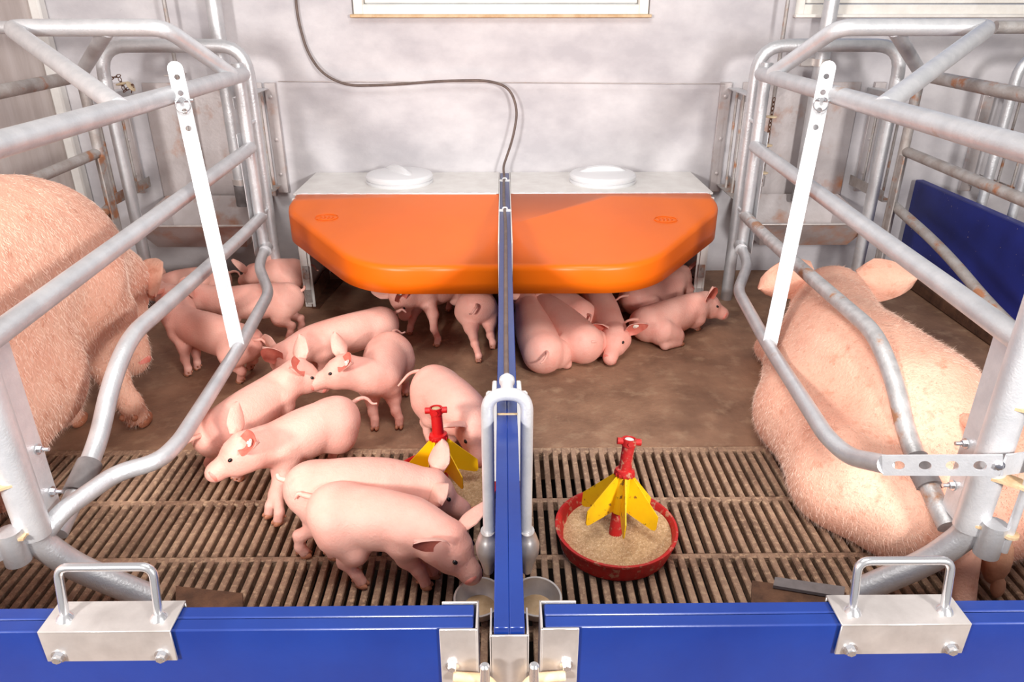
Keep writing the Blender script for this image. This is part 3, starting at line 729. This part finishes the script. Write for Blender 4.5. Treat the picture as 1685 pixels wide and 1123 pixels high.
def P3(p): return p if isinstance(p, np.ndarray) else W(p[0], p[1], z=p[2])
def pig(label, R, S, Hd, N, legs=None, s=1.0, r=(.066, .072, .062), mid=None, ears=None, tags='', tail=None, group='piglets in the two pens',
        name='piglet', cat='pig', mats=('piglet', 'ear_inner'), vox=.0058, lie=False, tailend=None, headr=1.0, neck=1.0, wide=0.0, earsize=1.0, extra=None, eyes=True, zfloor=.001):
    R, S, Hd, N = P3(R), P3(S), P3(Hd), P3(N); up = V((0, 0, 1))
    fw = nrm((S-R)*V((1, 1, 0))); la = np.cross(up, fw)                # la = the pig's left
    Mid = P3(mid) if mid is not None else (R+S)/2-up*.004*s
    Nk = (S*.5+Hd*.5)+(S-R)*.02
    headr *= 1.1
    k = .022*s; pr = []
    def chain_(off=V((0, 0, 0)), sc=(1, 1, 1, 1, 1), off2=None, cnt=5):
        K = [R-fw*.012*s, Mid, S, Nk, Hd][:cnt]; rad = [r[0], r[1], r[2], .052*s*neck, .040*s*headr][:cnt]
        K = [q+off*f for q, f in zip(K, (1, 1, .75, .3, 0))]; rad = [a*b for a, b in zip(rad, sc)]
        E = [2*K[0]-K[1]]+K+[2*K[-1]-K[-2]]; Q = [rad[0]]+rad+[rad[-1]]; pts = []; n = 7
        for i in range(1, len(E)-2):
            for j in range(n if i < len(E)-3 else n+1):
                u = j/n; h = lambda A, B, C, D: .5*(2*B+(C-A)*u+(2*A-5*B+4*C-D)*u*u+(3*B-A-3*C+D)*u**3)
                pts.append((h(E[i-1], E[i], E[i+1], E[i+2]), max(.01*s, h(Q[i-1], Q[i], Q[i+1], Q[i+2]))))
        for i, ((a, ra), (b, rb)) in enumerate(zip(pts[:-1], pts[1:])): pr.append((a, b, ra, rb, (1e-6 if i or not pr else k*1.6)))
    def c(a, b, ra, rb, kk=1.0): pr.append((V(a), V(b), ra, rb, k*kk))
    chain_()
    if wide:
        for q in (-1, 1): chain_(la*q*wide-up*r[1]*.1, (.86, .86, .86, .9, .9))
    hf = nrm(N-Hd); hl = nrm(np.cross(up, hf)) if abs(hf[2]) < .85 else la; hu = np.cross(hf, hl)
    hs = s*headr
    dN = np.linalg.norm(N-Hd); N = Hd+hf*min(max(dN, .078*hs), .102*hs)
    br = Hd+hu*.004*hs
    c(br, br+hf*.02*hs, .0385*hs, .031*hs, .8)
    c(Hd+hf*.015*hs-hu*.004*hs, N-hf*.014*hs, .032*hs, .0215*hs, .9)
    c(N-hf*.02*hs, N-hf*.003*hs, .0205*hs, .0205*hs, .5)
    for q in (-1, 1):
        c(Hd+hl*q*.017*hs-hu*.012*hs, Hd+hl*q*.012*hs+hf*.03*hs-hu*.014*hs, .027*hs, .02*hs, .9)
        c(Hd+hl*q*.012*hs+hf*.022*hs+hu*.016*hs, Hd+hl*q*.013*hs+hf*.028*hs+hu*.014*hs, .017*hs, .014*hs, .6)
    c(Hd+hf*.02*hs-hu*.02*hs, N-hf*.022*hs-hu*.010*hs, .015*hs, .0095*hs, .5)    # lower jaw
    legs = dict(legs or {}); hooves = []
    for key in ('fl', 'fr', 'hl', 'hr'):
        q = 1 if key[1] == 'l' else -1; J = S if key[0] == 'f' else R; spec = legs.get(key, 'd')
        if spec is None: continue
        if key[0] == 'f': hip = J+la*q*(.030*s+wide*.7)-up*.028*s-fw*.004*s
        else: hip = J+la*q*(.034*s+wide)-up*.016*s+fw*.005*s
        if isinstance(spec, str) and spec == 'd': foot = V((*(hip+fw*(-.012*s if key[0] == 'h' else .004*s))[:2], 0.0))
        elif isinstance(spec, str) and spec == 'tuck': foot = 'tuck'
        elif len(spec) == 2: foot = W(spec[0], spec[1], z=0.0)
        else: foot = V(spec) if isinstance(spec, np.ndarray) else W(*spec[:2], z=spec[2])
        if isinstance(foot, str):                                      # folded under or beside a lying body
            if key[0] == 'h':
                kn = hip+fw*.055*s+la*q*.03*s; kn[2] = .032*s; hk = hip-fw*.01*s+la*q*.05*s; hk[2] = .018*s; ft = hk+fw*.065*s+la*q*.006*s; ft[2] = .011*s
                hip = hip+la*q*.018*s; c(hip, kn, .052*s, .036*s, .45); c(kn, hk, .027*s, .016*s, .5); c(hk, ft, .015*s, .012*s, .5); dirf = fw
            else:
                kn = hip-fw*.02*s+la*q*.012*s; kn[2] = .026*s; hk = hip+fw*.03*s+la*q*.015*s; hk[2] = .016*s; ft = hk+fw*.03*s; ft[2] = .011*s
                c(hip, kn, .034*s, .02*s); c(kn, hk, .018*s, .013*s, .6); c(hk, ft, .013*s, .011*s, .5); dirf = fw
            hooves.append((ft, dirf)); continue
        ft = foot+up*.016*s; dl = foot-hip
        if key[0] == 'h':
            ham = hip+fw*.004*s-up*.012*s
            kn = hip+(ft-hip)*.42+fw*.022*s+la*q*.003*s; hk = hip+(ft-hip)*.66-fw*.016*s
            pas = ft+up*.016*s-fw*.004*s
            c(R+la*q*(.028*s+wide)-up*.006*s, ham, .049*s, .046*s, .9); c(ham, kn, .044*s, .0265*s, .8); c(kn, hk, .0235*s, .0135*s, .7); c(hk, pas, .0135*s, .0112*s, .4)
            c(hk-fw*.003*s, hk-fw*.006*s+up*.004*s, .0125*s, .010*s, .4)
        else:
            el = hip+(ft-hip)*.36-fw*.010*s; wr = hip+(ft-hip)*.68+fw*.003*s; pas = ft+up*.016*s-fw*.001*s
            c(S+la*q*(.024*s+wide*.7)-up*.006*s, hip, .043*s, .036*s, .6); c(hip, el, .034*s, .0225*s, .5); c(el, wr, .0195*s, .0142*s, .6); c(wr, pas, .0138*s, .0112*s, .4)
        c(pas, ft+fw*.004*s, .0116*s, .0125*s, .35)
        hooves.append((ft, fw))
    for e in (extra or []): pr.append((V(e[0]), V(e[1]), e[2], e[3], e[4]))
    root = V(((R+S)/2*V((1, 1, 0))))
    t = thing(name, label, cat, root, group)
    vs, F = skin(pr, vox, zfloor)
    mb = MB(); mb.v = [tuple(p) for p in vs]; mb.f = [tuple(map(int, q)) for q in F]; mb.m = [0]*len(F)
    body = mb.build('body', mats[0], t, recalc=False)
    body.data.polygons.foreach_set('use_smooth', [True]*len(body.data.polygons))
    # hooves: two toes each
    for (ft, d) in hooves:
        d = nrm(d*V((1, 1, 0))); l = np.cross(up, d); mb = MB()
        low = max(.002, ft[2]-.016*s)
        for q in (-1, 1):
            cc = ft+d*.008*s+l*q*.0062*s; cc[2] = low+.0065*s
            mb.ell(cc, (.0135*s, .0062*s, .0078*s), (d, l, up), 12)
        for q in (-1, 1): mb.ell(ft-d*.010*s+l*q*.0065*s+up*(.004*s), (.0045*s, .0035*s, .004*s), (d, l, up), 8)
        mb.build('hoof', 'hoof', t)
    # snout disc with nostrils
    mb = MB(); mb.lathe([(.0175*hs, -.009*hs), (.0215*hs, -.003*hs), (.0222*hs, .001*hs), (.0205*hs, .0045*hs), (.012*hs, .006*hs), (.001, .006*hs)], N, hf, 24, sq=(1.05, .88) if abs(np.dot(nrm(np.cross(hf, (0, 1, 0) if abs(hf[1]) < .9 else (1, 0, 0))), hl)) > .6 else (.88, 1.05))
    for q in (-1, 1): mb.ell(N+hf*.0058*hs+hl*q*.0068*hs, (.0022*hs, .0032*hs, .0046*hs), (hf, hl, hu), 10, 1)
    mb.build('snout', ['snout', 'nostril'], t)
    if eyes:
        for q in (-1, 1):
            p = hit(pr, Hd+hf*.012*hs+hu*.008*hs, hf*.55+hl*q*.80+hu*.36, .08*hs); g = grad(pr, p[None])[0]
            mb = MB(); mb.ell(p-g*.001*hs, (.0058*hs, .0050*hs, .0042*hs), (hf, hl, hu), 12)
            mb.build('eye', 'black_eye', t)
    ears = ears or {}
    for key, q in (('l', 1), ('r', -1)):
        e = ears.get(key, (.62, .55, -.25))
        if e is None: continue
        d = nrm(hl*q*e[0]+hu*e[1]+hf*e[2])
        b = hit(pr, Hd-hf*.006*hs+hl*q*.006*hs, hl*q*.62+hu*.75-hf*.22, .1*hs)
        fe = e[4] if len(e) > 4 else (.75, .6, 0); fv = hf*fe[0]+hl*q*fe[1]+hu*fe[2]; face = nrm(fv-d*np.dot(fv, d)); wd = np.cross(d, face)
        mb = MB(); leaf(b-d*.006*hs, d, wd, face, .072*hs*earsize, .060*hs*earsize, .014*hs*earsize, .0032*hs, mb, tip=e[3] if len(e) > 3 else .4)
        eo = mb.build('ear', [mats[0], mats[1]], t)
        if key in tags:
            pc = b+d*.03*hs*earsize+face*.006*hs
            mb = MB(); mb.lathe([(.0105, 0), (.0105, .0022), (.004, .003), (.004, .008), (.002, .009)], pc, face, 16); mb.box(pc+d*.006*hs+face*.003, (.010, .003, .012), .001, Matrix.Rotation(math.atan2(face[0], -face[1]), 3, 'Z'))
            mb.build('ear_tag', 'tag', eo)
    # tail
    b = hit(pr, R, -fw+up*.42, .5*s); b0 = b+fw*.004*s
    if tailend is not None:
        te = P3(tailend); m_ = (b+te)/2+up*.012*s-fw*.008*s; pts = [b0, b+(m_-b)*.4-fw*.006*s, m_, te+(m_-te)*.3, te]
    else:
        q = tail if tail is not None else 1
        pts = [b0, b-fw*.02*s+up*.006*s, b-fw*.038*s+up*.002*s+la*q*.008*s, b-fw*.044*s-up*.014*s+la*q*.02*s, b-fw*.054*s-up*.012*s+la*q*.03*s]
    pp = fillet(pts, .012*s, 4); n = len(pp); rr = [(.0062-.0034*i/(n-1))*s for i in range(n)]
    MB().tube(pp, rr, 0, 10).build('tail', mats[0], t)
    return t, pr, vs, F, hf, hl, hu, Hd, N

G1 = 'piglets of the left pen'; G2 = 'piglets of the right pen'
# --- left pen
pig('piglet farthest back on the left, rump towards the creep box side', (478, 450, .14), (436, 452, .14), (420, 452, .16), (400, 462, .11), s=1.0, ears={'l': (.5, .8, -.1)}, group=G1)
pig('piglet between two crate pipes, facing left, rump beside the left creep box post', (468, 492, .155), (378, 497, .15), (328, 487, .17), (293, 500, .13), legs={'hl': (478, 560), 'hr': (497, 547), 'fl': 'd', 'fr': 'd'}, s=1.05,
    ears={'l': (.75, .35, -.45), 'r': (.6, .7, -.2)}, tailend=(500, 473, .17), group=G1)
pig('hindmost piglet lying low against the back wall beside the standing sow', (352, 462, .10), (292, 468, .10), (262, 474, .09), (240, 488, .05), s=1.0, legs={k: 'tuck' for k in ('fl', 'fr', 'hl', 'hr')}, group=G1, tail=1)
pig('piglet nosing the standing sow, head raised, curly tail behind the bent pipe', (397, 565, .155), (303, 530, .165), (281, 490, .215), (250, 462, .245), legs={'fl': (312, 620), 'fr': (327, 610), 'hl': (398, 632), 'hr': (414, 610)}, s=1.06,
    ears={'l': (.85, .3, -.42, .0, (.5, .1, .8)), 'r': (.7, .4, -.3)}, neck=1.2, tags='l', tailend=(438, 566, .17), group=G1)
pig('piglet with pricked ear standing behind the two nose-touching piglets', (622, 535, .155), (520, 562, .155), (468, 588, .14), (470, 628, .06), s=1.08,
    ears={'r': (.95, .25, -.25, .2, (-.3, 0, -1)), 'l': (.2, .5, -.5)}, tailend=(668, 514, .18), group=G1)
pig('long piglet from lower left, its snout touching the face of another', (362, 712, .155), (448, 650, .155), (489, 617, .19), (522, 630, .155), s=1.08, legs={'hr': 'd', 'hl': 'd', 'fr': 'd', 'fl': 'd'},
    ears={'r': (.85, .3, -.42, .0, (.5, .1, .8)), 'l': (.5, .75, -.4)}, tags='', group=G1)
pig('piglet facing left with tagged ear and forelegs set wide', (640, 580, .165), (622, 622, .16), (568, 610, .195), (514, 632, .16), s=1.08, legs={'fr': (618, 706), 'fl': (658, 704), 'hl': (668, 650), 'hr': 'd'},
    ears={'l': (.85, .3, -.42, .0, (.5, .1, .8)), 'r': (.35, 1.0, -.1)}, tags='l', group=G1)
pig('piglet with dirty snout seen from the side, facing left over the slats', (548, 692, .16), (458, 730, .158), (404, 742, .185), (351, 780, .145), s=1.08, legs={'fl': (447, 850), 'fr': (462, 862), 'hl': (568, 740), 'hr': 'd'},
    ears={'l': (.85, .3, -.42, .0, (.5, .1, .8)), 'r': (.45, .6, -.6)}, tags='l', group=G1)
pig('piglet with head down at the left feeder, behind the drinking one', (520, 803, .165), (632, 795, .16), (708, 806, .13), (762, 842, .055), s=1.08, legs={'hr': (499, 918), 'hl': (512, 880), 'fr': 'd', 'fl': 'd'},
    ears={'l': (.65, .85, -.45), 'r': (.9, .15, -.1)}, tags='l', tailend=(459, 785, .20), group=G1)
pig('nearest piglet, drinking from the left steel bowl', (560, 842, .165), (674, 862, .158), (735, 893, .14), (776, 946, .075), s=1.1, legs={'hr': (592, 966), 'hl': (545, 920), 'fr': (697, 968), 'fl': (710, 950)},
    ears={'r': (.6, .1, -.55, .3), 'l': (.9, .45, -.1)}, tailend=(484, 822, .19), group=G1)
pig('round-backed piglet behind the left feeder, head lowered beside the divider', (718, 640, .165), (762, 675, .155), (780, 705, .13), (789, 755, .065), s=1.08, legs={'hr': (706, 728), 'hl': 'd', 'fr': (744, 738), 'fl': 'd'},
    ears={'r': (.95, .25, -.1), 'l': (.6, .5, -.2)}, tailend=(655, 636, .17), group=G1, r=(.07, .076, .066))
pig('piglet half under the left orange lid, tagged ear, facing left', (745, 462, .155), (693, 482, .155), (660, 487, .17), (664, 508, .115), s=1.04, legs={'fl': (721, 570), 'fr': (676, 550)},
    ears={'l': (.4, .3, -.7), 'r': (.7, .4, -.3)}, tags='l', group=G1)
pig('piglet seen from behind under the left orange lid beside the divider', (784, 503, .155), (781, 452, .15), (778, 430, .15), (772, 425, .09), s=1.06, legs={'hl': (788, 598), 'hr': (811, 576)}, group=G1, tail=1)
# --- right pen
TK = {k: 'tuck' for k in ('fl', 'fr', 'hl', 'hr')}
pig('piglet lying against the divider in the right pen, rump to the front', (893, 578, .075), (873, 525, .078), (868, 500, .085), (866, 480, .05), s=1.08, legs={'fl': None, 'fr': 'tuck', 'hl': None, 'hr': 'tuck'}, ears={'r': (.5, .8, .0), 'l': (.5, .8, -.1)}, tail=1, r=(.078, .078, .066), group=G2)
pig('sleeping piglet with curly tail, second from the divider', (957, 563, .075), (912, 518, .08), (890, 495, .085), (872, 482, .05), s=1.08, legs=TK, ears={'r': (.6, .8, .1)}, tailend=(994, 562, .07), r=(.078, .078, .066), group=G2)
pig('piglet asleep half under the right lid behind the curly-tailed one', (950, 520, .08), (905, 488, .085), (885, 475, .085), (868, 470, .05), s=1.04, legs=TK, r=(.074, .076, .066), group=G2)
pig('piglet lying head to the front with a round white ear tag', (980, 488, .08), (1000, 530, .08), (1014, 556, .075), (1003, 592, .028), s=1.1, legs={'fl': 'tuck', 'fr': 'tuck', 'hl': None, 'hr': None},
    ears={'r': (1.0, .25, .1), 'l': (.75, .35, -.5, .8)}, tags='l', group=G2)
pig('piglet crouching at the right end of the heap, facing right', (1072, 532, .08), (1138, 508, .095), (1160, 500, .1), (1174, 508, .08), s=1.08, legs={'fr': (1144, 545), 'fl': 'd', 'hr': 'tuck', 'hl': 'tuck'},
    ears={'r': (.5, .75, -.35, .1), 'l': None}, r=(.074, .074, .064), group=G2)
pig('piglet with raised ear behind the heap, beside the right creep box post', (1052, 492, .09), (1103, 468, .11), (1120, 454, .12), (1131, 474, .085), s=1.04, legs={'fr': 'd', 'fl': 'd', 'hr': 'tuck', 'hl': 'tuck'},
    ears={'r': (.9, .5, -.1), 'l': (.5, .8, -.1)}, r=(.070, .072, .062), group=G2)
pig('piglet deep under the right lid against the divider', (868, 488, .08), (880, 466, .085), (888, 455, .085), (895, 448, .05), s=1.0, legs=TK, group=G2)

# --- sows
def bristles(t, vs, F, n, L, name='bristles', seed=1, lean=(0, -.4, -.2), r=.0005):
    g = np.random.default_rng(seed); tri = vs[F[:, [0, 1, 2]]]; ar = np.linalg.norm(np.cross(tri[:, 1]-tri[:, 0], tri[:, 2]-tri[:, 0]), axis=1)
    nn = np.cross(vs[F[:, 1]]-vs[F[:, 0]], vs[F[:, 2]]-vs[F[:, 0]]); nn /= np.maximum(1e-12, np.linalg.norm(nn, axis=1, keepdims=True))
    ce = vs[F].mean(1)
    if np.mean(((ce-ce.mean(0))*nn).sum(1)) < 0: nn = -nn
    pk = g.choice(len(F), n, p=ar/ar.sum()); u = g.random((n, 2)); a, b, c, d = (vs[F[pk, i]] for i in range(4))
    p = (a*(1-u[:, :1])+b*u[:, :1])*(1-u[:, 1:])+(d*(1-u[:, :1])+c*u[:, :1])*u[:, 1:]
    nrmv = nn[pk]; dr = nrmv*.45+V(lean)+g.normal(0, .18, (n, 3)); dr /= np.linalg.norm(dr, axis=1, keepdims=True)
    dr = dr-nrmv*np.minimum(0, (dr*nrmv).sum(1)-.12)[:, None]
    ln = L*(.5+.8*g.random((n, 1))); sd = np.cross(dr, nrmv); sd /= np.maximum(1e-9, np.linalg.norm(sd, axis=1, keepdims=True))
    base = p-nrmv*.001; tip = p+dr*ln
    vv = np.stack([base-sd*r, base+sd*r, base+nrmv*r*1.6, tip], 1).reshape(-1, 3)
    o = np.arange(n)[:, None]*4; ff = np.concatenate([o+V([0, 1, 3]).astype(int), o+np.array([1, 2, 3]), o+np.array([2, 0, 3])])
    mb = MB(); mb.v = [tuple(q) for q in vv]; mb.f = [tuple(map(int, q)) for q in ff]; mb.m = [0]*len(ff)
    x = mb.build(name, 'bristle', t, smooth=False, recalc=False); x['kind'] = 'stuff'
# lying sow, right crate
s = 3.0
H0, N0 = V((1.21, 2.50, .235)), V((1.27, 2.80, .10))
RR, SS = V((1.12, 1.78, .205)), V((1.10, 2.17, .205))
ex = [((.90, 1.60, .115), (.92, 1.92, .115), .135, .14, .07), ((.92, 1.92, .115), (1.0, 2.22, .11), .14, .11, .07), ((.99, 1.46, .085), (.90, 1.58, .1), .125, .13, .06),
      ((1.16, 1.46, .10), (1.32, 1.56, .12), .14, .17, .07), ((1.3, 1.56, .13), (1.42, 1.75, .10), .18, .12, .08), ((1.12, 1.62, .16), (1.2, 1.9, .16), .17, .15, .07),
      ((1.2, 1.8, .15), (1.22, 2.15, .13), .17, .12, .08), ((1.02, 2.32, .08), (1.0, 2.5, .05), .08, .05, .05), ((1.07, 1.42, .07), (1.09, 1.41, .07), .09, .09, .05)]
t, pr, vs, F, hf, hl, hu, Hc, Nn = pig('large pink sow lying on her belly inside the right crate, seen from behind', RR, SS, H0, N0, legs={'fl': None, 'fr': 'tuck', 'hl': None, 'hr': None}, s=s, r=(.205, .208, .185), mid=V((1.08, 1.96, .21)),
    headr=.9, neck=1.0, wide=.0, name='sow', cat='sow', mats=('sow', 'ear_inner'), vox=.0135, group='sows', ears={'r': (.95, .1, -.1, .3), 'l': (.8, -.3, .1, .3)}, earsize=.95, extra=ex,
    tail=0)
MB().tube([(1.045, 1.40, .20), (1.05, 1.31, .15), (1.045, 1.275, .05), (1.045, 1.25, .004)], [.036, .034, .03, .024], 0, 16).build('tail_base', 'sow', t)
bristles(t, vs, F, 30000, .017, seed=3, lean=(0, -.6, -.25))
mb = MB(); mb.ell((1.125, 1.295, .09), (.026, .035, .07)); mb.ell((1.128, 1.27, .03), (.014, .016, .03)); mb.build('vulva', 'sow_dirt', t)
# standing sow, left crate
ex = [((-1.33, 1.35, .34), (-1.33, 1.75, .33), .17, .19, .08), ((-1.33, 1.25, .24), (-1.32, 1.6, .24), .12, .12, .05), ((-1.26, 2.03, .45), (-1.24, 2.07, .38), .15, .11, .06), ((-1.48, 2.0, .45), (-1.47, 2.05, .38), .14, .11, .06)]
for i in range(4):
    for q in (-1, 1): ex.append(((-1.32+q*.07, 1.2+i*.14, .15), (-1.32+q*.075, 1.2+i*.14, .105), .03, .011, .02))
t, pr, vs, F, hf, hl, hu, Hc, Nn = pig('large pink sow standing inside the left crate with her head lowered to the floor', V((-1.42, 1.22, .575)), V((-1.385, 2.03, .575)), V((-1.36, 2.38, .38)), V((-1.30, 2.30, .085)),
    legs={'fr': (226, 706), 'fl': (118, 706), 'hl': V((-1.45, 1.1, 0)), 'hr': V((-1.22, 1.0, 0))}, s=2.9, r=(.25, .265, .235), mid=V((-1.42, 1.62, .56)), headr=.9, neck=1.12, name='sow', cat='sow', mats=('sow', 'ear_inner'),
    vox=.0135, group='sows', ears={'r': (.3, -.75, .7, .1), 'l': (.3, -.75, .7, .1)}, earsize=.8, extra=ex)
bristles(t, vs, F, 30000, .017, seed=5, lean=(0, -.3, -.7))
